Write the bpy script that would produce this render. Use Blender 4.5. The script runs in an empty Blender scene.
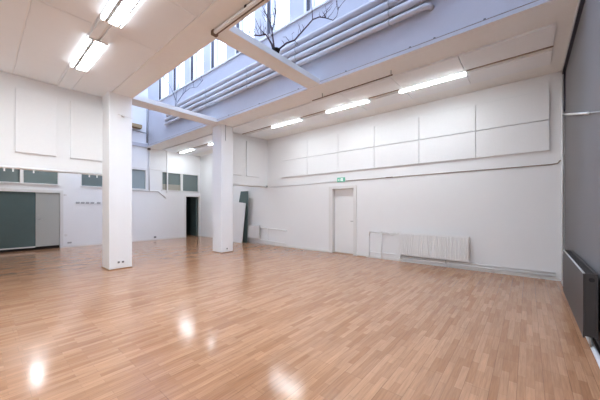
import bpy, bmesh, math, random
from mathutils import Vector
random.seed(4)
sc = bpy.context.scene
COL = sc.collection
D=7.5; XG=.56; XB=-13.18; XK=-8.03; H=4.2; YL=2.46; YJ=2.01; YR=4.87; YT=6.26; YS=4.95; ROOMY=-3.4; ZT=9.4

# ------------------------------------------------------------------ materials
def mat(name, col, rough=.6, metal=0, noise=0, nscale=6, bump=0, bscale=60, spec=.5, emit=0, ecol=None):
    m=bpy.data.materials.new(name); m.use_nodes=True
    nt=m.node_tree; b=nt.nodes['Principled BSDF']
    c=(*col,1)
    b.inputs['Base Color'].default_value=c; b.inputs['Roughness'].default_value=rough
    b.inputs['Metallic'].default_value=metal; b.inputs['Specular IOR Level'].default_value=spec
    tc=nt.nodes.new('ShaderNodeTexCoord')
    if noise:
        n=nt.nodes.new('ShaderNodeTexNoise'); n.inputs['Scale'].default_value=nscale; n.inputs['Detail'].default_value=5
        r=nt.nodes.new('ShaderNodeMixRGB'); r.inputs[1].default_value=tuple(x*(1-noise) for x in col)+(1,); r.inputs[2].default_value=tuple(min(1,x*(1+noise)) for x in col)+(1,)
        nt.links.new(tc.outputs['Object'],n.inputs['Vector']); nt.links.new(n.outputs['Fac'],r.inputs[0]); nt.links.new(r.outputs[0],b.inputs['Base Color'])
    if bump:
        n2=nt.nodes.new('ShaderNodeTexNoise'); n2.inputs['Scale'].default_value=bscale; n2.inputs['Detail'].default_value=4
        bp=nt.nodes.new('ShaderNodeBump'); bp.inputs['Strength'].default_value=bump; bp.inputs['Distance'].default_value=.01
        nt.links.new(tc.outputs['Object'],n2.inputs['Vector']); nt.links.new(n2.outputs['Fac'],bp.inputs['Height']); nt.links.new(bp.outputs[0],b.inputs['Normal'])
    if emit:
        b.inputs['Emission Color'].default_value=(*(ecol or col),1); b.inputs['Emission Strength'].default_value=emit
    return m
M={}
M['wall']=mat('white_wall_paint',(.87,.875,.885),.75,noise=.012,nscale=3,bump=.08,bscale=40,spec=.3)
M['ceil']=mat('white_ceiling_paint',(.88,.905,.93),.8,noise=.012,nscale=4,bump=.05,spec=.2)
M['soffit']=mat('cream_concrete_paint',(.90,.90,.885),.75,noise=.025,nscale=8,bump=.25,bscale=25,spec=.2)
M['panel']=mat('white_acoustic_board',(.87,.875,.885),.85,noise=.02,nscale=30,bump=.08,bscale=150,spec=.2)
M['cpanel']=mat('warm_acoustic_board',(.88,.895,.915),.85,noise=.02,nscale=30,bump=.08,bscale=150,spec=.2)
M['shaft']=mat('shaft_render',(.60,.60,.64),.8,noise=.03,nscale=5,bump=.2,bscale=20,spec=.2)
M['white']=mat('white_enamel',(.87,.87,.875),.35)
M['door']=mat('door_paint',(.88,.88,.88),.4)
M['frame']=mat('frame_paint',(.78,.775,.765),.45)
M['line']=mat('joint_shadow_gap',(.30,.28,.26),.9)
M['brown']=mat('brown_rail',(.16,.10,.07),.6)
M['tan']=mat('tan_seam',(.34,.27,.22),.8)
M['darkm']=mat('dark_metal',(.035,.03,.045),.45,metal=.3)
M['black']=mat('black_rubber',(.012,.012,.013),.7)
M['shaftpipe']=mat('shaft_pipe_paint',(.66,.65,.67),.45)
M['palepipe']=mat('pale_grey_pipe_paint',(.62,.62,.64),.35)
M['gap']=mat('grey_lamp_channel',(.45,.46,.48),.5)
M['steel']=mat('brushed_steel',(.55,.55,.55),.3,metal=1)
M['grey']=mat('grey_acoustic_wall',(.185,.175,.18),.8,noise=.06,nscale=40,bump=.3,bscale=120,spec=.3)
M['greyrad']=mat('grey_radiator_enamel',(.052,.046,.045),.5)
M['greyrad2']=mat('dark_grille',(.05,.045,.045),.6)
M['teal']=mat('teal_film',(.10,.15,.15),.3,noise=.1,nscale=3)
M['doorgrey']=mat('grey_door',(.47,.49,.47),.4)
M['darkroom']=mat('dark_teal_room',(.05,.075,.075),.6)
M['darkfloor']=mat('dark_floor',(.06,.045,.04),.5)
M['beige']=mat('beige_screen',(.36,.34,.29),.7)
M['green']=mat('exit_green',(.16,.50,.37),.4,emit=.12,ecol=(.12,.6,.4))
M['exitw']=mat('exit_white',(.9,.95,.92),.4,emit=.1,ecol=(.8,1,.9))
M['bark']=mat('dark_red_bark',(.05,.016,.025),.7,noise=.2,nscale=30)
M['twig']=mat('pale_grey_twig',(.20,.20,.25),.7)
M['skirt']=mat('wood_skirting',(.36,.20,.11),.5)
M['socket']=mat('grey_plastic',(.16,.16,.17),.5)
M['hook']=mat('grey_hook_metal',(.42,.42,.43),.4)
M['tube']=mat('lamp_diffuser',(1,1,1),.5,emit=94,ecol=(.865,.945,1))
M['tube2']=mat('lamp_side_diffuser',(.9,.95,1),.5,emit=12,ecol=(.93,.96,1))
M['sideglow']=mat('added_lamp_side_glow',(.9,.95,1),.5,emit=4.2,ecol=(.90,.95,1))  # weak glow added on the housing sides to brighten the ceiling
M['wood']=mat('pine_box',(.42,.30,.16),.6)
def glass(name,tint,alpha,rough=.03):
    m=bpy.data.materials.new(name); m.use_nodes=True; nt=m.node_tree; nt.nodes.clear()
    o=nt.nodes.new('ShaderNodeOutputMaterial'); t=nt.nodes.new('ShaderNodeBsdfTransparent'); p=nt.nodes.new('ShaderNodeBsdfPrincipled'); mx=nt.nodes.new('ShaderNodeMixShader')
    t.inputs[0].default_value=(*tint,1); p.inputs['Base Color'].default_value=(*tint,1); p.inputs['Roughness'].default_value=rough
    mx.inputs[0].default_value=alpha
    nt.links.new(t.outputs[0],mx.inputs[1]); nt.links.new(p.outputs[0],mx.inputs[2]); nt.links.new(mx.outputs[0],o.inputs[0]); return m
M['glass']=glass('clear_pane',(.95,.98,1),.08)
M['tglass']=glass('tinted_pane',(.20,.25,.25),.85,.15)
M['pglass']=glass('pale_reflection_pane',(.33,.40,.43),.9,.3)  # paler tint paints a reflection into one far window
# laminate floor
def floor_mat():
    m=bpy.data.materials.new('three_strip_laminate'); m.use_nodes=True; nt=m.node_tree; b=nt.nodes['Principled BSDF']; L=nt.links.new
    tc=nt.nodes.new('ShaderNodeTexCoord'); mp=nt.nodes.new('ShaderNodeMapping'); mp.inputs['Rotation'].default_value=(0,0,math.pi/2)
    L(tc.outputs['Object'],mp.inputs['Vector'])
    def brick(w,h,off,c1,c2,mort):
        k=nt.nodes.new('ShaderNodeTexBrick'); k.inputs['Scale'].default_value=1; k.inputs['Brick Width'].default_value=w; k.inputs['Row Height'].default_value=h
        k.inputs['Mortar Size'].default_value=mort; k.inputs['Mortar Smooth'].default_value=.2; k.inputs['Bias'].default_value=0; k.offset=off; k.offset_frequency=2; k.squash=1
        k.inputs['Color1'].default_value=(*c1,1); k.inputs['Color2'].default_value=(*c2,1); k.inputs['Mortar'].default_value=(*[x*.62 for x in c1],1)
        L(mp.outputs[0],k.inputs['Vector']); return k
    a=brick(.39,.056,.37,FC1,FC2,.0012)
    g=brick(1.17,.168,.43,(1,1,1),(.93,.92,.91),.0016)
    mp2=nt.nodes.new('ShaderNodeMapping'); mp2.inputs['Scale'].default_value=(26,1.6,1); L(tc.outputs['Object'],mp2.inputs['Vector'])
    n=nt.nodes.new('ShaderNodeTexNoise'); n.inputs['Scale'].default_value=3; n.inputs['Detail'].default_value=8; L(mp2.outputs[0],n.inputs['Vector'])
    cr=nt.nodes.new('ShaderNodeMapRange'); cr.inputs[1].default_value=.3; cr.inputs[2].default_value=.7; cr.inputs[3].default_value=.84; cr.inputs[4].default_value=1.12; L(n.outputs['Fac'],cr.inputs[0])
    m1=nt.nodes.new('ShaderNodeMixRGB'); m1.blend_type='MULTIPLY'; m1.inputs[0].default_value=1; L(a.outputs['Color'],m1.inputs[1]); L(g.outputs['Color'],m1.inputs[2])
    m2=nt.nodes.new('ShaderNodeMixRGB'); m2.blend_type='MULTIPLY'; m2.inputs[0].default_value=1; L(m1.outputs[0],m2.inputs[1]); L(cr.outputs[0],m2.inputs[2])
    L(m2.outputs[0],b.inputs['Base Color']); b.inputs['Roughness'].default_value=.2; b.inputs['Specular IOR Level'].default_value=.5
    n3=nt.nodes.new('ShaderNodeTexNoise'); n3.inputs['Scale'].default_value=9; L(tc.outputs['Object'],n3.inputs['Vector'])
    r3=nt.nodes.new('ShaderNodeMapRange'); r3.inputs[3].default_value=.11; r3.inputs[4].default_value=.18; L(n3.outputs['Fac'],r3.inputs[0]); L(r3.outputs[0],b.inputs['Roughness'])
    return m
FC1=(.53,.29,.165); FC2=(.385,.19,.10)
M['floor']=floor_mat()

# ------------------------------------------------------------------ geometry helpers
class MB:
    def __init__(s): s.bm=bmesh.new()
    def box(s,x0,x1,y0,y1,z0,z1,bev=0):
        if x0>x1:x0,x1=x1,x0
        if y0>y1:y0,y1=y1,y0
        if z0>z1:z0,z1=z1,z0
        t=bmesh.new()
        v=[t.verts.new(p) for p in ((x0,y0,z0),(x1,y0,z0),(x1,y1,z0),(x0,y1,z0),(x0,y0,z1),(x1,y0,z1),(x1,y1,z1),(x0,y1,z1))]
        for f in ((0,3,2,1),(4,5,6,7),(0,1,5,4),(1,2,6,5),(2,3,7,6),(3,0,4,7)): t.faces.new([v[i] for i in f])
        if bev: bmesh.ops.bevel(t,geom=t.edges[:],offset=bev,segments=2,affect='EDGES',profile=.5)
        me=bpy.data.meshes.new('t'); t.to_mesh(me); t.free(); s.bm.from_mesh(me); bpy.data.meshes.remove(me); return s
    def tube(s,pts,r,n=8,r1=None):
        pts=[Vector(p) for p in pts]; rings=[]
        N=len(pts)
        for i,p in enumerate(pts):
            if i==0: d=pts[1]-p
            elif i==N-1: d=p-pts[i-1]
            else: d=(pts[i+1]-p).normalized()+(p-pts[i-1]).normalized()
            d.normalize(); up=Vector((0,0,1)) if abs(d.z)<.9 else Vector((1,0,0))
            a=d.cross(up).normalized(); b=d.cross(a)
            rr=r if r1 is None else r+(r1-r)*i/(N-1)
            rings.append([s.bm.verts.new(p+(a*math.cos(2*math.pi*k/n)+b*math.sin(2*math.pi*k/n))*rr) for k in range(n)])
        for q,w in zip(rings,rings[1:]):
            for k in range(n):
                f=s.bm.faces.new((q[k],q[(k+1)%n],w[(k+1)%n],w[k])); f.smooth=True
        s.bm.faces.new(rings[0][::-1]); s.bm.faces.new(rings[-1]); return s
    def lathe(s,prof,c,n=16):
        rings=[[s.bm.verts.new((c[0]+r*math.cos(2*math.pi*k/n),c[1]+r*math.sin(2*math.pi*k/n),c[2]+z)) for k in range(n)] for r,z in prof]
        for q,w in zip(rings,rings[1:]):
            for k in range(n):
                f=s.bm.faces.new((q[k],q[(k+1)%n],w[(k+1)%n],w[k])); f.smooth=True
        s.bm.faces.new(rings[0][::-1]); s.bm.faces.new(rings[-1]); return s
    def prism(s,poly,ax,a0,a1):
        # poly in the other two axes, extruded along ax
        def P(p,a):
            return {'x':(a,p[0],p[1]),'y':(p[0],a,p[1]),'z':(p[0],p[1],a)}[ax]
        A=[s.bm.verts.new(P(p,a0)) for p in poly]; B=[s.bm.verts.new(P(p,a1)) for p in poly]
        s.bm.faces.new(A); s.bm.faces.new(B[::-1])
        for i in range(len(A)): s.bm.faces.new((A[i],B[i],B[(i+1)%len(A)],A[(i+1)%len(A)]))
        return s
    def build(s,name,m,parent=None):
        bmesh.ops.recalc_face_normals(s.bm,faces=s.bm.faces)
        if parent is None:
            vs=s.bm.verts; 
            xs=[v.co.x for v in vs]; ys=[v.co.y for v in vs]; zs=[v.co.z for v in vs]
            o0=Vector(((min(xs)+max(xs))/2,(min(ys)+max(ys))/2,min(zs)))
        else:
            o0=Vector((0,0,0)); q=parent
            while q: o0+=q.location; q=q.parent
        loc=o0 if parent is None else Vector((0,0,0))
        bmesh.ops.translate(s.bm,verts=s.bm.verts,vec=-o0)
        me=bpy.data.meshes.new(name); s.bm.to_mesh(me); s.bm.free(); me.materials.append(M[m])
        o=bpy.data.objects.new(name,me); COL.objects.link(o); o.location=loc
        if parent: o.parent=parent
        return o
def thing(name,label,cat,loc,group=None):
    o=bpy.data.objects.new(name,None); COL.objects.link(o); o.location=loc; o.empty_display_size=.1
    o['label']=label; o['category']=cat
    if group:o['group']=group
    return o
def tag(o,label,cat,group=None,kind=None):
    o['label']=label; o['category']=cat
    if group:o['group']=group
    if kind:o['kind']=kind
    return o
def struct(o,label=None,cat=None):
    o['kind']='structure'
    if label:o['label']=label
    if cat:o['category']=cat
    return o
def dup(root,loc,label):
    r=root.copy(); COL.objects.link(r); r.location=loc; r['label']=label
    for ch in list(root.children):
        c=ch.copy(); COL.objects.link(c); c.parent=r
        for g in list(ch.children):
            e=g.copy(); COL.objects.link(e); e.parent=c
    return r
def holed(mb,axis,a0,a1,u0,u1,z0,z1,holes):
    """wall slab between a0..a1 on its normal axis, spanning u and z, with rectangular holes (u0,u1,z0,z1)"""
    us=sorted({u0,u1,*[h[0] for h in holes],*[h[1] for h in holes]}); us=[u for u in us if u0<=u<=u1]
    for q,w in zip(us,us[1:]):
        mid=(q+w)/2; hs=sorted([(h[2],h[3]) for h in holes if h[0]<mid<h[1]])
        z=z0
        for b,t in hs+[(z1,z1)]:
            if b>z:
                if axis=='x': mb.box(a0,a1,q,w,z,b)
                else: mb.box(q,w,a0,a1,z,b)
            z=t
    return mb

# ------------------------------------------------------------------ shell
struct(MB().box(XB-2.6,XG+.3,ROOMY-.2,D+.3,-.15,0).build('floor','floor'),'orange brown three strip laminate floor','floor')
struct(MB().box(XB,XG,YR,YS+.001,H,H+.06).build('trim_6','shaft'),'pale lip along the right side of the skylight','trim')
struct(MB().box(XB,XG,YR+.002,YS+.17,H-.0015,H+.001).build('trim_7','soffit'),'cream underside edge along the right side of the skylight','trim')
# left ceiling: slab carries panelled boards with open joints
mb=MB().box(XB,XG+.2,ROOMY-.2,YL,H,H+.4)
struct(mb.build('ceiling','ceil'),'white painted ceiling left of the skylight','ceiling')
# flush boards on left ceiling (pattern of boards, one mesh)
mb=MB(); g=.0025
for y0,y1 in ((.445,1.10),(1.10,1.38),(1.38,YJ)):
    for x0,x1 in ((XK,-4.93),(-4.93,-3.61),(-3.61,-1.0),(-1.0,XG)):
        if y0==1.10: mb.box(x0,x1,y0+g,y1-g,H-.012,H)
        else: mb.box(x0+g,x1-g,y0+g,y1-g,H-.012,H)
for x0,x1 in ((XK,-1.0),(-1.0,XG)): mb.box(x0+g,x1-g,ROOMY,.425,H-.012,H)
struct(mb.build('ceiling','ceil'),'square jointed white ceiling boards left of the skylight','ceiling')
struct(MB().box(XK,XG,.4251,.4449,H-.0135,H).build('trim_5','white'),'thin white joint strip on the left ceiling','trim')
struct(MB().box(XB,XG,YJ+.004,YL,H-.02,H).build('trim_1','soffit'),'cream edge strip along the left side of the skylight','trim')
struct(MB().box(XB,XG+.2,YS+.17,D+.2,H,H+.12).build('ceiling','soffit'),'cream ceiling strip between skylight and door wall','ceiling')
# long wall with door recess
door_h=(-4.92,-4.13,0,2.10)
struct(holed(MB(),'y',D,D+.25,XB-.2,XG+.3,0,H,[door_h]).build('wall_right','wall'),'long white wall with the door and the radiator','wall')
struct(MB().box(XG,XG+.2,ROOMY-.2,D,0,H+.4).build('wall_near','grey'),'dark grey wall on the right edge','wall')
for y in (1.2,2.4,3.6,4.8,6.0):
    pass
struct(MB().box(XB-.2,XG+.2,ROOMY-.2,ROOMY,0,H).build('wall_left','wall'),'white side wall beyond the left edge','wall')
# back wall with openings
WZ0,WZ1=2.32,3.19
wins=[(-.10,.92),(.97,1.89),(2.54,3.46),(3.94,4.86),(5.56,7.40)]
holes=[(a,b,WZ0,WZ1) for a,b in wins]+[(6.73,7.46,0,2.07),(-.6,1.94,0,2.03)]
mb=holed(MB(),'x',XB-.15,XB,ROOMY,D,0,H,holes); mb.box(XB-.15,XB,YL-.2,YS+.2,H,ZT)
struct(mb.build('wall_back','wall'),'far white wall with a row of high interior windows','wall')
# dark rooms behind the back wall
mb=MB(); mb.box(XB-2.5,XB-2.4,ROOMY,D,0,3.6); mb.box(XB-2.5,XB-.15,ROOMY,D+.2,3.4,3.6); mb.box(XB-2.5,XB-.15,D,D+.1,0,3.4); mb.box(XB-2.5,XB-.15,-1.2,-1.1,0,3.4); mb.box(XB-2.4,XB-.15,6.55,6.62,0,2.25)
struct(mb.build('wall_beyond','darkroom'),'dark room seen through the far openings','wall')
# bulkheads above the rear bay
struct(MB().box(XK-.12,XK,ROOMY,2.42,2.27,H).build('wall_upper_left','wall'),'white upper wall left of the near column','wall')
struct(MB().box(XK-.12,XK,5.50,D,2.29,H).build('wall_upper_right','wall'),'white upper wall right of the far column','wall')
# skylight shaft, its unseen top raised to even out the daylight
bars=[-3.89-1.33*k for k in range(-1,7)]
op=[(b+.05,b+.71) for b in bars]
ZS=6.03
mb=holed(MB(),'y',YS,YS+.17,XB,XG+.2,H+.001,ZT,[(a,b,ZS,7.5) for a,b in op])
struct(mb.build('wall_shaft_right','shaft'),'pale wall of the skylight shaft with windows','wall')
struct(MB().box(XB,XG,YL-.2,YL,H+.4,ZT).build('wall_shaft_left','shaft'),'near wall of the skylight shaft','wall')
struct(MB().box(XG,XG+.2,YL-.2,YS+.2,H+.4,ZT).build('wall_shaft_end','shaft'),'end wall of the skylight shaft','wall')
mb=MB().box(XB,XG,YS-.04,YS,ZS-.05,ZS)
struct(mb.build('trim_2','frame'),'thin sill ledge below the skylight windows','trim')
for k,(a,b) in enumerate(op):
    w=MB(); z1=7.5
    w.box(a,a+.04,YS+.12,YS+.17,ZS,z1).box(b-.04,b,YS+.12,YS+.17,ZS,z1).box(a+.04,b-.04,YS+.12,YS+.17,ZS,ZS+.04).box(a+.04,b-.04,YS+.12,YS+.17,z1-.04,z1)
    w=struct(w.build('window_%d'%(k+6),'frame'),'tall bright window high in the skylight shaft','window')
    MB().box(a+.04,b-.04,YS+.14,YS+.15,ZS+.04,z1-.04).build('pane','glass',w)
    MB().box(a-.09,a-.015,YS-.05,YS,ZS,z1).build('mullion_post','darkm',w)
    MB().box(a-.19,a-.10,YS-.03,YS,ZS,z1).build('white_post','white',w)
# end wall details
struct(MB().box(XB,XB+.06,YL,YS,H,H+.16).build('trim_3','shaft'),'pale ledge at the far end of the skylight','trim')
# glazing bars of the roof light
mb=MB()
for k in range(8): mb.box(-12.5+1.75*k,-12.44+1.75*k,YL,YS,ZT-.1,ZT)
struct(mb.build('trim_4','white'),'white roof glazing bars over the skylight','trim')
struct(MB().box(XB,XG,YL,YS,ZT,ZT+.01).build('window_20','glass'),'clear roof glazing over the skylight','window')

# beams
o=MB().box(-3.87,-3.52,YL,YR,H,H+.12,.006).build('beam','soffit'); tag(o,'near cream concrete beam crossing the skylight under the bare branches','beam','beams across the skylight')
o=MB().box(-8.05,-7.56,YL,YR,H,H+.12,.006).build('beam','soffit'); tag(o,'far cream beam crossing the skylight between the two columns','beam','beams across the skylight')

# columns
def column(x0,x1,y0,y1,label,sock,cable,brk):
    t=thing('column',label,'column',((x0+x1)/2,(y0+y1)/2,0),'square white columns')
    MB().box(x0,x1,y0,y1,.02,H,.012).build('shaft','wall',t)
    MB().box(x0-.012,x1+.012,y0-.012,y1+.012,0,.022).build('skirting','skirt',t)
    for (y,z) in sock:
        s=MB().box(x1,x1+.010,y-.038,y+.038,z-.038,z+.038,.004).build('wall_socket','white',t)
        MB().lathe([(.02,-.002),(.024,.0)],(0,0,0),12)
        MB().box(x1+.010,x1+.013,y-.022,y+.022,z-.022,z+.022).build('socket_face','socket',s)
    if cable: MB().tube([(x1+.008,cable[0],cable[1]),(x1+.008,cable[0],cable[2])],.006,6).build('cable','socket',t)
    if brk: 
        MB().box(x1,x1+.05,brk[0]-.03,brk[0]+.03,brk[1]-.02,brk[1]+.02,.004).tube([(x1+.04,brk[0]-.12,brk[1]+.01),(x1+.04,brk[0]+.2,brk[1]-.02)],.006,6).build('bracket','frame',t)
column(-8.025,-7.47,1.96,2.44,'near square white column with two sockets by the floor',[(2.15,.17),(2.24,.17)],None,(2.24,3.68))
column(-8.12,-7.60,5.07,5.52,'far square white column with a short cable under the ceiling',[(5.28,.13)],(5.22,3.68,H),None)

# ------------------------------------------------------------------ upper wall boards on the door wall
xs=[.34,-.93,-2.19,-3.44,-4.68,-5.95,-7.22]
zz=[(3.26,3.87),(2.63,3.25)]
place=['nearest the grey wall','second from the grey wall','third from the grey wall','fourth from the grey wall','fifth from the grey wall','at the far left end']
for r,(z0,z1) in enumerate(zz):
    for i,(a,b) in enumerate(zip(xs,xs[1:])):
        o=MB().box(b+.006,a-.006,D-.045,D,z0+.003,z1-.003,.004).build('acoustic_panel','panel')
        tag(o,'white %s row wall panel of the door wall, %s'%(['upper','lower'][r],place[i]),'panel','acoustic panels on the door wall')
# tall boards on the bulkheads
for y0,y1,l in ((.48,1.11,'tall white panel on the upper left wall, first from left'),(1.35,1.97,'tall white panel on the upper left wall beside the near column')):
    tag(MB().box(XK,XK+.045,y0,y1,2.61,3.92,.004).build('acoustic_panel','panel'),l,'panel','tall acoustic panels on the upper walls')
for y0,y1,l in ((5.60,6.20,'tall white panel just right of the far column'),(6.42,7.03,'tall white panel nearest the inner corner of the upper wall')):
    tag(MB().box(XK,XK+.045,y0,y1,2.66,3.97,.004).build('acoustic_panel','panel'),l,'panel','tall acoustic panels on the upper walls')
# ceiling boards right
cx=[.33,-.95,-2.17,-3.39,-4.61,-5.83,-7.05,-8.0]
for r,(y0,y1) in enumerate(((5.50,6.15),(6.33,6.92))):
    nm=['outer','inner'][r]
    for i,(a,b) in enumerate(zip(cx,cx[1:])):
        pl=['nearest the grey wall','second from the grey wall','third from the grey wall','fourth from the grey wall','fifth from the grey wall','sixth from the grey wall','beside the far column'][i]
        o=MB().box(b+.006,a-.006,y0,y1,H-.04,H,.004).build('ceiling_panel','cpanel')
        tag(o,'white ceiling board in the row %s, %s'%(['next to the skylight','next to the door wall'][r],pl),'panel','ceiling panels right of the skylight')
for r,(y0,y1) in enumerate(((5.50,6.15),(6.33,6.92))):
    for i,(a,b) in enumerate(((-8.2,-10.6),(-10.62,-13.0))):
        o=MB().box(b+.006,a-.006,y0,y1,H-.04,H,.004).build('ceiling_panel','cpanel')
        tag(o,'white ceiling board of the rear bay, %s row, %s end'%(['skylight side','door wall side'][r],['near','far'][i]),'panel','ceiling panels right of the skylight')

# ------------------------------------------------------------------ lamps
def slim(x0,x1,label):
    t=thing('ceiling_light',label,'light',((x0+x1)/2,6.24,H-.09),'slim batten lights over the door wall side')
    MB().box(x0,x1,6.195,6.285,H-.08,H,.004).build('housing','white',t)
    for q in (6.191,6.285): MB().box(x0+.01,x1-.01,q,q+.004,H-.078,H-.045).build('added_side_glow','sideglow',t)  # added glowing strips that lift the ceiling around the batten
    MB().box(x0+.01,x1-.01,6.205,6.275,H-.086,H-.080).build('diffuser','tube',t)
for a,b,l in ((-2.26,-.93,'slim lit strip light nearest the grey wall'),(-4.29,-3.02,'middle slim lit strip light above the door'),(-6.45,-5.22,'slim lit strip light just right of the far column'),(-12.75,-11.55,'slim lit strip light in the rear bay by the far corner'),(-10.25,-9.05,'slim lit strip light mostly hidden behind the far column')):
    slim(a,b,l)
for a,b,l in ((-.93,.33,'thin tan ceiling track between the nearest strip light and the grey wall'),(-3.02,-2.26,'thin tan ceiling track between the two nearest strip lights'),(-5.22,-4.29,'thin tan ceiling track left of the middle strip light'),(-8.02,-6.45,'thin tan ceiling track running left to the far column'),(-9.05,-8.16,'thin tan ceiling track hidden behind the far column'),(-11.55,-10.25,'thin tan ceiling track between the two rear bay strip lights'),(-13.1,-12.75,'short tan ceiling track at the far wall of the rear bay')):
    tag(MB().box(a,b,6.225,6.255,H-.02,H).build('light_track','tan'),l,'track','thin tracks linking the strip lights')
def twin(x0,x1,label,y=1.24):
    t=thing('ceiling_light',label,'light',((x0+x1)/2,y,H-.08),'twin tube lights on the left ceiling')
    MB().box(x0,x1,y-.13,y+.13,H-.075,H-.012,.004).build('housing','white',t)
    MB().box(x0+.02,x1-.02,y-.125,y-.09,H-.079,H-.075).build('side_diffuser','tube2',t)
    for q in (y-.134,y+.130): MB().box(x0+.02,x1-.02,q,q+.004,H-.07,H-.03).build('added_side_glow','sideglow',t)  # glowing strips added on both sides to light the ceiling
    MB().box(x0+.02,x1-.02,y-.085,y-.045,H-.077,H-.075).build('channel','gap',t)
    MB().box(x0+.02,x1-.02,y-.035,y+.075,H-.080,H-.075).build('diffuser','tube',t)
    MB().box(x0+.02,x1-.02,y+.082,y+.100,H-.079,H-.075).build('channel','gap',t)
    MB().box(x0+.02,x1-.02,y+.105,y+.122,H-.079,H-.075).build('edge_lip','tube2',t)
twin(-6.6,-5.27,'twin tube ceiling light farther from the camera, left side')
twin(-4.62,-3.29,'twin tube ceiling light cut by the top edge of the picture')
twin(-12.9,-11.57,'twin tube light in the rear bay hidden by the upper left wall')
twin(-2.64,-1.31,'unseen twin tube ceiling light added for fill beyond the top edge')  # unseen lamp added to brighten the left ceiling
for x,l in ((-6.6,'farthest'),(-4.62,'second farthest'),(-2.64,'third farthest'),(-.9,'nearest')): twin(x,x+1.33,'%s twin tube light of the unseen fill row added beyond the left edge'%l,-1.7)  # unseen second row, added to spread more light through the room
tag(MB().box(-8.0,-6.6,1.13,1.35,H-.035,H-.012,.003).build('light_track','ceil'),'flat white track at the far end of the twin tube lights','track')
t=thing('light_connector','white double trunking joining the two twin tube lights','track',(-4.95,1.24,H-.05))
MB().box(-5.27,-4.62,1.12,1.22,H-.05,H-.012,.003).build('trunking','ceil',t)
MB().box(-5.27,-4.62,1.26,1.36,H-.06,H-.012,.003).build('trunking','ceil',t)
MB().box(-5.27,-4.62,1.22,1.26,H-.03,H-.012).build('channel','frame',t)

# rails hung under the skylight edges
def rail(name,x0,x1,y,z,m,label,hx,wide):
    t=thing(name,label,'rail',((x0+x1)/2,y,z))
    return t
t=rail('screen_rail',-3.72,-1.2,2.33,4.06,'','white boxed rail with a dark slot under the near skylight edge',0,0)
MB().box(-3.72,-1.2,2.305,2.345,4.125,4.165,.004).build('rail_profile','white',t)
MB().box(-3.68,-1.2,2.35,2.38,4.14,4.175).build('rail_slot','brown',t)
MB().box(-3.72,-3.66,2.295,2.385,4.115,4.18).build('end_bracket','brown',t)
for x in (-2.9,-2.0): MB().box(x-.02,x+.02,2.30,2.38,4.15,4.18).build('clip','darkm',t)
t=rail('hanging_rail',-3.75,-2.05,5.28,4.1,'','thin dark rail hung on two pegs under the ceiling edge',0,0)
MB().tube([(-4.05,5.28,4.10),(-2.05,5.28,4.10)],.012,8).build('rod','brown',t)
for x in (-3.75,-2.08): MB().tube([(x,5.28,4.10),(x,5.28,H)],.008,6).build('peg','socket',t)
# tan cable along ceiling edge and the brown cable on the lip
t=thing('cable_run','brown cable clipped along the right lip of the skylight','cable',(-4,YR-.01,4.28))
MB().tube([(-12.9,YS-.02,4.285),(.5,YS-.02,4.285)],.02,6).build('cable','tan',t)
for x in (-7,-5.6,-4.2,-2.9,-1.6,-1.2,-.5): MB().box(x-.015,x+.015,YS-.035,YS,4.26,4.32).build('cable_clip','socket',t)
# shaft pipes
PY=4.85
defs=[(5.36,.062,-11.1,.5,'topmost'),(5.19,.062,-11.1,.5,'second from the top'),(5.02,.062,-11.2,-.9,'third from the top'),(4.855,.05,-11.3,-1.25,'lowest')]
for z,r,a,b,l in defs:
    t=thing('service_pipe','white pipe on the skylight shaft wall, %s of four'%l,'pipe',((a+b)/2,PY,z),'white pipes in the skylight shaft')
    pts=[(a,YS,z),(a+.02,PY+.03,z),(a+.08,PY,z)]
    if b<0: pts+=[(b-.07,PY,z),(b-.02,PY+.03,z),(b,YS,z)]
    else: pts+=[(b,PY,z)]
    MB().tube(pts,r,14).build('pipe','shaftpipe',t)
    for x in (-10.2,-8.1,-6.0,-4.2,-1.95):
        if x<b: MB().tube([(x,PY,z),(x+.02,PY,z)],r+.008,14).box(x-.01,x+.02,PY,YS,z-.015,z+.015).build('pipe_clamp','hook',t)
# far-end details of the shaft
t=thing('service_pipe','thin grey pipe crossing the far end of the skylight shaft','pipe',(XB+.05,4.0,4.9),None)
MB().tube([(XB+.05,YL,5.0),(XB+.05,4.86,4.84)],.02,8).build('pipe','hook',t)
t=thing('conduit','grey corner conduit running down the far wall from the skylight','conduit',(XB+.03,4.98,2.25))
MB().tube([(XB+.03,4.90,6.2),(XB+.03,4.90,4.42)],.035,8).build('upper_conduit','hook',t)
MB().tube([(XB+.03,4.99,H-.01),(XB+.03,4.99,2.27)],.022,8).build('lower_conduit','frame',t)
MB().box(XB,XB+.07,4.93,5.03,H-.1,H-.0).build('junction_box','socket',t)
tag(MB().box(XB,XB+.25,3.9,4.62,4.97,5.12,.01).build('wooden_box','wood'),'small tan wooden box fixed on the far end wall of the shaft','box')

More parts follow.
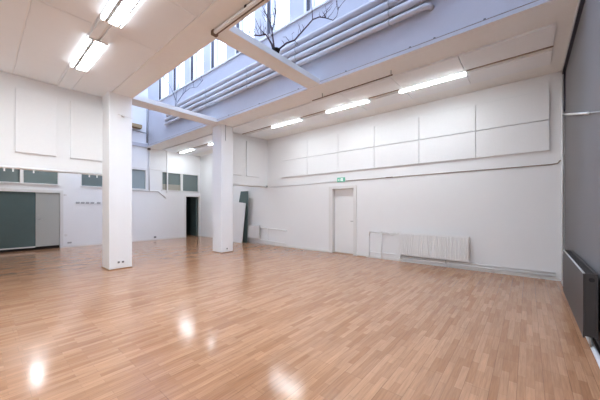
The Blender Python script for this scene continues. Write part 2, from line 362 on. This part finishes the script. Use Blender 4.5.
# ------------------------------------------------------------------ back wall windows
for k,(a,b) in enumerate(wins):
    w=MB(); x0,x1=XB-.10,XB+.012; f=.02
    w.box(x0,x1,a,a+f,WZ0,WZ1).box(x0,x1,b-f,b,WZ0,WZ1).box(x0,x1,a+f,b-f,WZ0,WZ0+f).box(x0,x1,a+f,b-f,WZ1-f,WZ1)
    w.box(XB,XB+.03,a-.03,b+.03,WZ0-.03,WZ0)
    lab=['interior window at the far left edge','dark interior window above the grey door','interior window left of the near column','interior window right of the near column with pale painted reflection','wide two pane interior window above the dark doorway'][k]
    wo=struct(w.build('window_%d'%(k+1),'frame'),lab,'window')
    if k==4:
        MB().box(x0,x1,6.45,6.57,WZ0+f,WZ1-f).build('mullion','frame',wo)
        MB().box(XB-.06,XB-.05,a+f,6.45,WZ0+f,WZ1-f).build('pane','tglass',wo)
        MB().box(XB-.06,XB-.05,6.57,b-f,WZ0+f,WZ1-f).build('pane','tglass',wo)
        MB().box(XB-.049,XB-.045,a+f,6.45,WZ0+f,2.62).build('blind','beige',wo)
    else:
        MB().box(XB-.06,XB-.05,a+f,b-f,WZ0+f,WZ1-f).build('pane','pglass' if k==3 else 'tglass',wo)
# doorway in the far corner
d=MB().box(XB-.15,XB+.015,6.67,6.735,0,2.13).box(XB-.151,XB+.015,7.45,D-.001,0,2.13).box(XB-.151,XB+.015,6.735,7.45,2.06,2.13)
d=struct(d.build('door_2','frame'),'open dark doorway in the far corner','door')
MB().box(XB-.75,XB-.16,7.36,7.42,0.01,2.05).build('door_leaf','teal',d)
# glazed partition and grey door at far left
d=MB().box(XB-.1,XB+.02,1.93,2.02,0,2.12).box(XB-.1,XB+.02,-.7,1.93,2.02,2.12)
d=struct(d.build('door_3','frame'),'dark teal glazed partition with a pale grey door','door')
MB().box(XB-.08,XB-.03,-.6,1.28,.13,2.03).build('glazed_panel','teal',d)
MB().box(XB-.08,XB+.0,-.6,1.28,.09,.13).build('sill','frame',d)
l=MB().box(XB-.08,XB-.02,1.285,1.925,.11,2.015,.003).build('door_leaf','doorgrey',d)
MB().tube([(XB-.02,1.36,1.07),(XB+.035,1.36,1.07),(XB+.035,1.46,1.07)],.011,8).box(XB-.02,XB-.01,1.34,1.38,1.03,1.11).build('door_handle','steel',l)
MB().tube([(XB-.02,1.36,1.22),(XB-.005,1.36,1.22)],.022,10).build('lock','steel',l)
MB().box(XB-.12,XB-.09,-.6,1.94,0,.11).build('threshold','black',d)
# intercom on wall right of grey door
tag(MB().box(XB,XB+.03,2.04,2.12,1.93,1.99,.005).build('wall_sensor','frame'),'tiny grey sensor box by the top corner of the grey door','sensor')
tag(MB().box(XB,XB+.012,2.06,2.14,.42,.50,.004).build('light_switch','frame'),'small switch plate low on the wall right of grey door','switch')
tag(MB().box(XB,XB+.012,2.14,2.26,.14,.20,.004).build('wall_socket','hook'),'small low socket on far wall between grey door and near column','socket')
# coat hooks
def hook(y,label):
    t=thing('coat_hook',label,'hook',(XB,y,1.63),'coat hooks on the far wall')
    MB().box(XB,XB+.012,y-.055,y+.055,1.64,1.71,.004).build('back_plate','hook',t)
    for s in (-1,1): MB().tube([(XB+.01,y+s*.02,1.68),(XB+.04,y+s*.035,1.66),(XB+.065,y+s*.05,1.68),(XB+.07,y+s*.055,1.71)],.007,6).build('prong','hook',t)
for y,l in ((2.44,'leftmost grey coat hook of the row of four'),(2.59,'second grey coat hook from the left'),(2.74,'third grey coat hook from the left'),(2.89,'fourth grey coat hook, last of the tight row'),(3.10,'single grey coat hook apart, nearest the column')): hook(y,l)
# conduit and shelf bracket on the far wall
t=thing('conduit','white conduit with an angled end right of the pale window','conduit',(XB+.03,5,1.95))
MB().tube([(XB+.025,4.1,2.24),(XB+.025,5.38,2.26),(XB+.025,5.72,1.95)],.022,8).build('pipe','frame',t)
tag(MB().box(XB+.014,XB+.04,5.77,5.83,2.2,H,.006).build('conduit','white'),'vertical white pipe passing the left pane of the two pane window','conduit')
tag(MB().box(XB,XB+.014,4.05,5.95,3.23,3.255).build('cable_cover','frame'),'thin white cable cover above the pale window','cover')
tag(MB().box(XB,XB+.014,5.20,5.30,.09,.17,.004).build('wall_socket','socket'),'small socket low on far wall left of the dark doorway','socket')
for y0,y1,n in ((2.02,6.67,1),): struct(MB().box(XB,XB+.015,y0,y1,0,.06).build('baseboard_back','frame'),'low white baseboard of the far wall','baseboard')

# pipes under the bulkheads
t=thing('curtain_rail','white rail with small hanging clips under the upper left wall','rail',(XK+.03,0,2.26))
MB().tube([(XK+.03,-1.5,2.29),(XK+.03,1.93,2.29)],.022,8).build('rail','ceil',t)
for y in (.33,.45,.75,1.5,1.7,1.85): MB().box(XK+.02,XK+.04,y-.012,y+.012,2.20,2.27).build('clip','white',t)
t=thing('wall_pipe','white pipe ending in a valve along the upper right wall base','pipe',(XK+.03,6.5,2.28))
MB().tube([(XK+.03,5.5,2.33),(XK+.03,7.40,2.33)],.02,8).build('pipe','white',t)
MB().tube([(XK+.03,7.38,2.33),(XK+.03,7.46,2.33)],.035,10).build('end_valve','hook',t)

# ------------------------------------------------------------------ door wall items
d=MB().box(-5.05,-4.91,D-.02,D+.18,0,2.17).box(-4.14,-4.03,D-.02,D+.18,0,2.17).box(-4.91,-4.14,D-.02,D+.18,2.09,2.17)
d=struct(d.build('door_1','frame'),'plain white door in the long right wall','door')
l=MB().box(-4.908,-4.142,D+.13,D+.165,.014,2.088,.003).build('door_leaf','door',d)
MB().tube([(-4.19,D+.13,1.05),(-4.19,D+.08,1.05),(-4.29,D+.08,1.05)],.014,8).box(-4.215,-4.165,D+.122,D+.13,.95,1.18,.003).build('door_handle','steel',l)
MB().box(-4.91,-4.14,D-.02,D+.18,.001,.012).build('threshold','skirt',d)
o=MB().box(-3.97,-3.70,D-.10,D-.03,0,.02,.004).build('door_stop','skirt'); tag(o,'short brown wooden strip on the floor right of the door','strip')
t=thing('exit_sign','green and white exit sign above the white door','sign',(-4.58,D-.02,2.30))
MB().box(-4.72,-4.44,D-.035,D,2.305,2.445,.004).build('housing','green',t)
m=MB(); y0,y1=D-.038,D-.0352
m.box(-4.57,-4.50,y0,y1,2.325,2.425)                       # doorway pictogram
m.prism([(-4.695,2.37),(-4.66,2.40),(-4.66,2.382),(-4.625,2.382),(-4.625,2.358),(-4.66,2.358),(-4.66,2.34)],'y',y0,y1)
m.box(-4.605,-4.588,y0,y1,2.405,2.42)
m.prism([(-4.61,2.40),(-4.59,2.40),(-4.585,2.37),(-4.575,2.33),(-4.583,2.33),(-4.595,2.36),(-4.612,2.33),(-4.62,2.333),(-4.605,2.37)],'y',y0,y1)
m.build('pictogram','exitw',t)
# conduit along wall
t=thing('wall_conduit','long thin brown cable run above the door to the grey wall','cable',(-2,D-.02,2.33))
MB().tube([(-4.42,D-.012,2.325),(.36,D-.012,2.345),(.46,D-.012,2.36),(.50,D-.012,2.42)],.011,8).build('cable','tan',t)
MB().tube([(-3.1,D-.02,2.333),(-2.9,D-.02,2.333)],.014,8).build('joint','brown',t)
tag(MB().tube([(XK+.2,D-.012,2.30),(-4.72,D-.012,2.335)],.014,6).build('wall_conduit','white'),'white conduit from the inner corner to the exit sign','conduit')
tag(MB().tube([(.525,D-.025,0.02),(.525,D-.025,4.1)],.016,8).build('corner_pipe','white'),'white vertical pipe in the corner by the grey wall','pipe')
# panel radiator, white, with ribs
def radiator(x0,x1,z0,z1,yw,label,ribs):
    t=thing('radiator',label,'radiator',((x0+x1)/2,yw,0),'white panel radiators on the door wall')
    yf=yw-.12
    m=MB().box(x0,x1,yf+.012,yf+.03,z0,z1,.004)
    w=(x1-x0)/ribs
    for k in range(ribs):
        a=x0+k*w
        m.prism([(a+w*.02,yf+.013),(a+w*.14,yf-.006),(a+w*.74,yf-.006),(a+w*.86,yf+.013)],'z',z0+.03,z1-.03)
    m.build('front_panel','white',t)
    MB().box(x0+.01,x1-.01,yw-.06,yw-.042,z0+.01,z1-.01,.004).build('rear_panel','white',t)
    g=MB().box(x0,x1,yf+.01,yf+.016,z1-.012,z1+.006).box(x0,x1,yw-.046,yw-.04,z1-.012,z1+.006)
    n=ribs*2
    for k in range(n+1): g.box(x0+(x1-x0-.006)*k/n,x0+(x1-x0-.006)*k/n+.006,yf+.01,yw-.04,z1-.008,z1+.004)
    g.build('top_grille','white',t)
    for x in (x0,x1-.006): MB().box(x,x+.006,yf+.008,yw-.04,z0+.02,z1+.004).build('side_cover','frame',t)
    for x in (x0+.2,x1-.2): MB().box(x-.02,x+.02,yw-.05,yw,z0+.08,z1-.08).build('wall_bracket','white',t)
    return t
t=radiator(-2.70,-1.05,.19,.79,D,'long white ribbed panel radiator right of the door',30)
for x in (-2.66,-1.55): MB().tube([(x,D-.07,.20),(x,D-.07,.11),(x,D-.04,.09)],.010,8).build('feed_pipe','steel',t)
MB().tube([(-2.70,D-.07,.76),(-2.80,D-.07,.76)],.022,10).build('valve','frame',t)
t=radiator(-9.30,-8.42,.20,.76,D,'small white radiator behind the far column by the leaning boards',16)
# removed-radiator pipe frame
def pipe_frame(x0,xm,x1,z0,z1,label,mid):
    t=thing('wall_pipework',label,'pipes',((x0+x1)/2,D-.03,0),'white pipework frames on the door wall')
    MB().tube([(x0,D-.03,.03),(x0,D-.03,z1),(x1,D-.03,z1)],.012,8).build('riser','white',t)
    MB().tube([(x0,D-.03,z0),(x1,D-.03,z0)],.012,8).build('lower_pipe','white',t)
    if mid: MB().tube([(xm,D-.03,.03),(xm,D-.03,z1)],.012,8).build('middle_riser','white',t)
    MB().tube([(xm-.02,D-.05,z1-.04),(xm+.35,D-.05,z1-.05)],.008,6).build('thin_pipe','frame',t)
    for x in (x0+.02,xm,x1-.02): MB().box(x-.02,x+.02,D-.045,D,z1-.02,z1+.025,.003).build('pipe_clip','frame',t)
    return t
t=pipe_frame(-3.60,-3.22,-2.80,.17,.76,'white pipework loop with clips between door and radiator',True)
MB().box(-3.2,-3.05,D-.05,D-.01,.70,.76).build('valve_block','frame',t)
t=thing('pipe_shelf','two short white pipe ledges right of the small radiator','pipes',(-7.6,D-.03,0))
MB().tube([(-8.42,D-.04,.68),(-6.95,D-.04,.62)],.02,8).build('upper_pipe','white',t)
MB().tube([(-8.42,D-.04,.17),(-6.95,D-.04,.13)],.02,8).build('lower_pipe','white',t)
MB().tube([(-8.0,D-.04,.15),(-8.0,D-.04,.66)],.012,8).build('riser','white',t)
t=thing('heating_pipes','pair of white heating pipes along the floor below the long radiator','pipes',(-1,D-.05,0))
for z,a in ((.085,-2.72),(.15,-2.66)): MB().tube([(a,D-.03,z),(.43,D-.03,z)],.014,8).build('pipe','white',t)
for x in (-1.5,-.6,.2): MB().tube([(x,D-.03,.0),(x,D-.03,.16)],.01,6).build('pipe_stand','white',t)
for x0,x1 in ((-13.18,-5.05),(-4.03,XG)): struct(MB().box(x0,x1,D-.015,D,0,.05).build('baseboard_right','frame'),'low white baseboard of the long wall','baseboard')

# leaning boards
tag(MB().prism([(-9.95,.0),(-9.10,.0),(-9.02,2.19),(-9.50,2.19),(-9.95,.6)],'y',D-.20,D-.165).build('leaning_board','teal'),'dark teal board standing against the wall behind the white one','board','boards leaning behind the far column')
o=MB().prism([(-10.55,0),(-9.20,0),(-9.08,1.68),(-10.50,1.83)],'y',0,.03).build('leaning_board','door')
o.location=(o.location.x,D-.36,0); o.rotation_euler=(-.055,0,0)
tag(o,'tall white board leaning in front of the dark teal board','board','boards leaning behind the far column')

# ------------------------------------------------------------------ grey wall side
t=thing('grey_radiator','dark grey panel radiator on the grey wall','radiator',(.52,5,0))
x0,x1,y0,y1,z0,z1=.425,.53,3.92,5.95,.15,.80
MB().box(x0,x0+.012,y0,y1,z0,z1,.004).build('front_panel','greyrad',t)
MB().box(x1-.02,x1,y0,y1,z0,z1,.004).build('rear_panel','greyrad',t)
MB().box(x0+.012,x1-.02,y0,y0+.008,z0+.02,z1,.002).build('side_cover','greyrad',t)
MB().box(x0+.012,x1-.02,y1-.008,y1,z0+.02,z1,.002).build('side_cover','greyrad',t)
m=MB().box(x0+.012,x1-.02,y0+.01,y1-.01,z1-.02,z1-.012)
n=60
for k in range(n): m.box(x0+.015,x1-.022,y0+.02+(y1-y0-.04)*k/n,y0+.032+(y1-y0-.04)*k/n,z1-.012,z1-.002)
m.build('top_grille','greyrad2',t)
MB().box(x0-.001,x0+.014,y0,y1,z1-.006,z1+.004).build('front_rim','doorgrey',t)
MB().tube([(x0+.06,y0-.004,z1-.06),(x0+.06,y0+.004,z1-.06)],.022,10).build('vent_cap','black',t)
for y in (y0+.3,y1-.3): MB().box(x1,XG,y-.02,y+.02,.25,.7).build('wall_bracket','greyrad',t)
MB().tube([(x0+.06,y0+.05,z0+.02),(x0+.06,y0+.05,.06)],.012,8).build('feed_pipe','steel',t)
MB().tube([(x0+.06,y1,z1-.06),(x0+.06,y1+.07,z1-.06),(x0-.0,y1+.09,z1-.06)],.02,8).build('valve','white',t)
t=thing('floor_pipe','light metal heating pipe on the floor below the grey radiator','pipe',(.52,4,0))
MB().tube([(.505,1.0,.045),(.505,7.3,.045)],.022,8).build('pipe','palepipe',t)
for y in (2.2,3.4,5.2): MB().box(.48,.53,y-.015,y+.015,0,.03).build('pipe_foot','steel',t)
struct(MB().box(XG-.02,XG,ROOMY,D,0,.03).build('baseboard_near','greyrad'),'thin dark baseboard of the grey wall','baseboard')
t=thing('ceiling_cable_tray','white line between dark slots along the top of the grey wall','tray',(XG-.03,3,H-.05))
MB().box(XG-.04,XG,ROOMY+.1,D-.05,H-.09,H-.001).build('slot_profile','darkm',t)
MB().tube([(XG-.048,ROOMY+.1,H-.05),(XG-.048,D-.05,H-.05)],.011,6).build('white_cable','white',t)
tag(MB().box(XG-.02,XG,D-.16,D-.06,3.36,H-.09).build('corner_strip','darkm'),'short dark strip down the grey wall from the ceiling corner','strip')
t=thing('stay_rod','white rod with grey cable slanting across the grey wall','rod',(XG-.03,6,3))
MB().tube([(XG-.03,7.42,3.31),(XG-.03,4.52,2.55)],.014,8).build('rod','white',t)
MB().tube([(XG-.012,7.40,3.27),(XG-.012,3.2,2.22)],.008,6).build('cable','hook',t)

# ------------------------------------------------------------------ bare branches in pots on the beams
def pot(loc,r,h,label,gp):
    t=thing('potted_branches',label,'plant',loc,gp)
    x,y,z=loc
    MB().lathe([(r*.75,0),(r,h*.9),(r*1.08,h*.9),(r*1.08,h),(r*.95,h),(r*.9,h*.85)],loc,18).build('pot','black',t)
    return t
P1=(-3.585,3.56,4.32)
t=pot(P1,.075,.085,'dark red bare branches spreading from a small black pot on near beam','bare branches above the skylight beams')
import json
BR=json.loads('''[[[[[-3.62, 3.56, 4.36], [-3.65, 3.51, 4.52], [-3.75, 3.46, 4.71], [-3.86, 3.4, 4.7], [-3.99, 3.35, 4.74], [-4.1, 3.3, 4.84]], 0.016, 0.006], [[[-3.62, 3.56, 4.36], [-3.67, 3.59, 4.54], [-3.75, 3.62, 4.84], [-3.84, 3.66, 5.07], [-4.0, 3.69, 5.34], [-4.13, 3.72, 5.57], [-4.0, 3.75, 5.61]], 0.014, 0.005], [[[-3.77, 3.64, 4.85], [-3.78, 3.73, 5.14], [-3.84, 3.81, 5.45], [-3.95, 3.9, 5.79]], 0.009, 0.005], [[[-3.62, 3.56, 4.36], [-3.53, 3.63, 4.45], [-3.43, 3.69, 4.53], [-3.3, 3.76, 4.56], [-3.25, 3.83, 4.67], [-3.17, 3.9, 4.79], [-3.03, 3.96, 4.93], [-2.93, 4.03, 4.97], [-2.84, 4.1, 4.95], [-2.72, 4.17, 4.89], [-2.68, 4.23, 4.98], [-2.68, 4.3, 5.18]], 0.013, 0.004], [[[-3.03, 3.96, 4.93], [-3.1, 4.03, 5.2], [-3.18, 4.1, 5.52]], 0.007, 0.004], [[[-3.74, 3.44, 4.69], [-3.9, 3.43, 4.88], [-3.97, 3.41, 5.05], [-4.07, 3.4, 5.21]], 0.006, 0.003], [[[-3.72, 3.44, 4.71], [-3.81, 3.52, 5.0], [-4.01, 3.6, 5.27]], 0.006, 0.003], [[[-3.86, 3.7, 5.08], [-3.91, 3.75, 5.31], [-3.47, 3.8, 5.23]], 0.005, 0.002], [[[-2.84, 4.1, 4.95], [-2.82, 4.12, 5.1], [-2.71, 4.15, 5.19]], 0.005, 0.002], [[[-2.84, 4.1, 4.95], [-2.89, 4.12, 5.08], [-2.86, 4.15, 5.15]], 0.004, 0.002], [[[-2.91, 4.08, 4.98], [-2.75, 4.12, 5.08], [-2.73, 4.15, 5.14]], 0.004, 0.002], [[[-3.36, 3.7, 4.52], [-3.46, 3.7, 4.66], [-3.54, 3.7, 4.69]], 0.005, 0.002], [[[-3.28, 3.7, 4.51], [-3.31, 3.7, 4.65], [-3.26, 3.7, 4.67]], 0.004, 0.002], [[[-3.26, 3.72, 4.52], [-3.2, 3.72, 4.44], [-3.18, 3.72, 4.41]], 0.004, 0.002]], [[[[-7.72, 3.62, 4.36], [-7.61, 3.6, 4.49], [-7.75, 3.57, 4.78], [-8.01, 3.55, 5.13], [-8.49, 3.52, 5.54], [-8.72, 3.5, 5.76]], 0.01, 0.005], [[[-7.72, 3.62, 4.36], [-7.7, 3.7, 4.55], [-7.5, 3.77, 4.75], [-7.31, 3.85, 4.86], [-7.06, 3.92, 4.84], [-6.88, 4.0, 5.01]], 0.009, 0.004], [[[-7.66, 3.62, 4.51], [-7.79, 3.71, 4.89], [-7.74, 3.8, 5.26]], 0.006, 0.003]]]''')
bs=[MB(),MB()]
tops=[thing_ for thing_ in (t,)]
def branch(k,pts,r,r1,n=6): bs[k].tube(pts,r*1.3,n,r1*1.25)
for pts,r,r1 in BR[0]: branch(0,pts,r,r1)
def twiggy(k,pts,cnt,l0,l1,r,seed):
    rnd=random.Random(seed)
    for _ in range(cnt):
        i=rnd.randrange(1,len(pts)); a=Vector(pts[i-1]); b=Vector(pts[i]); p=a.lerp(b,rnd.random())
        d=Vector((rnd.uniform(-.7,.7),rnd.uniform(-.5,.5),rnd.uniform(.4,1.2))).normalized(); l=rnd.uniform(l0,l1)
        m=p+d*l*.5+Vector((rnd.uniform(-.02,.02),rnd.uniform(-.02,.02),0)); e=p+d*l+Vector((rnd.uniform(-.03,.03),0,.02))
        bs[k].tube([p,m,e],r,4,r*.4)
        d2=(d+Vector((rnd.uniform(-.8,.8),rnd.uniform(-.5,.5),.2))).normalized()
        bs[k].tube([m,m+d2*l*.4],r*.7,4,r*.3)
for i,(pts,r,r1) in enumerate(BR[0][:4]): twiggy(0,pts[1:],(16,14,10,12)[i],.08,.26,.006,i+3)
bs[0].build('branches','bark',t)
P2=(-7.72,3.62,4.32)
t=pot(P2,.04,.05,'thin pale bare twigs in a small black pot on far beam','bare branches above the skylight beams')
for pts,r,r1 in BR[1]: branch(1,pts,r,r1,5)
twiggy(1,BR[1][1][0],6,.1,.3,.008,40)
bs[1].build('branches','twig',t)

# ------------------------------------------------------------------ daylight
w=bpy.data.worlds.new('World'); sc.world=w; w.use_nodes=True
bg=w.node_tree.nodes['Background']; bg.inputs[0].default_value=(.64,.75,1.0,1); bg.inputs[1].default_value=SKY if 'SKY' in globals() else 7.6

# ------------------------------------------------------------------ camera
cd=bpy.data.cameras.new('camera'); cam=bpy.data.objects.new('camera',cd); COL.objects.link(cam); sc.camera=cam
cam.location=(0,0,1.45); cam.rotation_euler=(math.pi/2,0,math.radians(40.1))
cd.sensor_fit='HORIZONTAL'; cd.sensor_width=36; cd.lens=270.6/600*36; cd.shift_y=8.6/600; cd.clip_start=.02
vs=sc.view_settings; vs.view_transform='Standard'; vs.look='None'; vs.gamma=1; vs.use_curve_mapping=False; vs.exposure=0.0
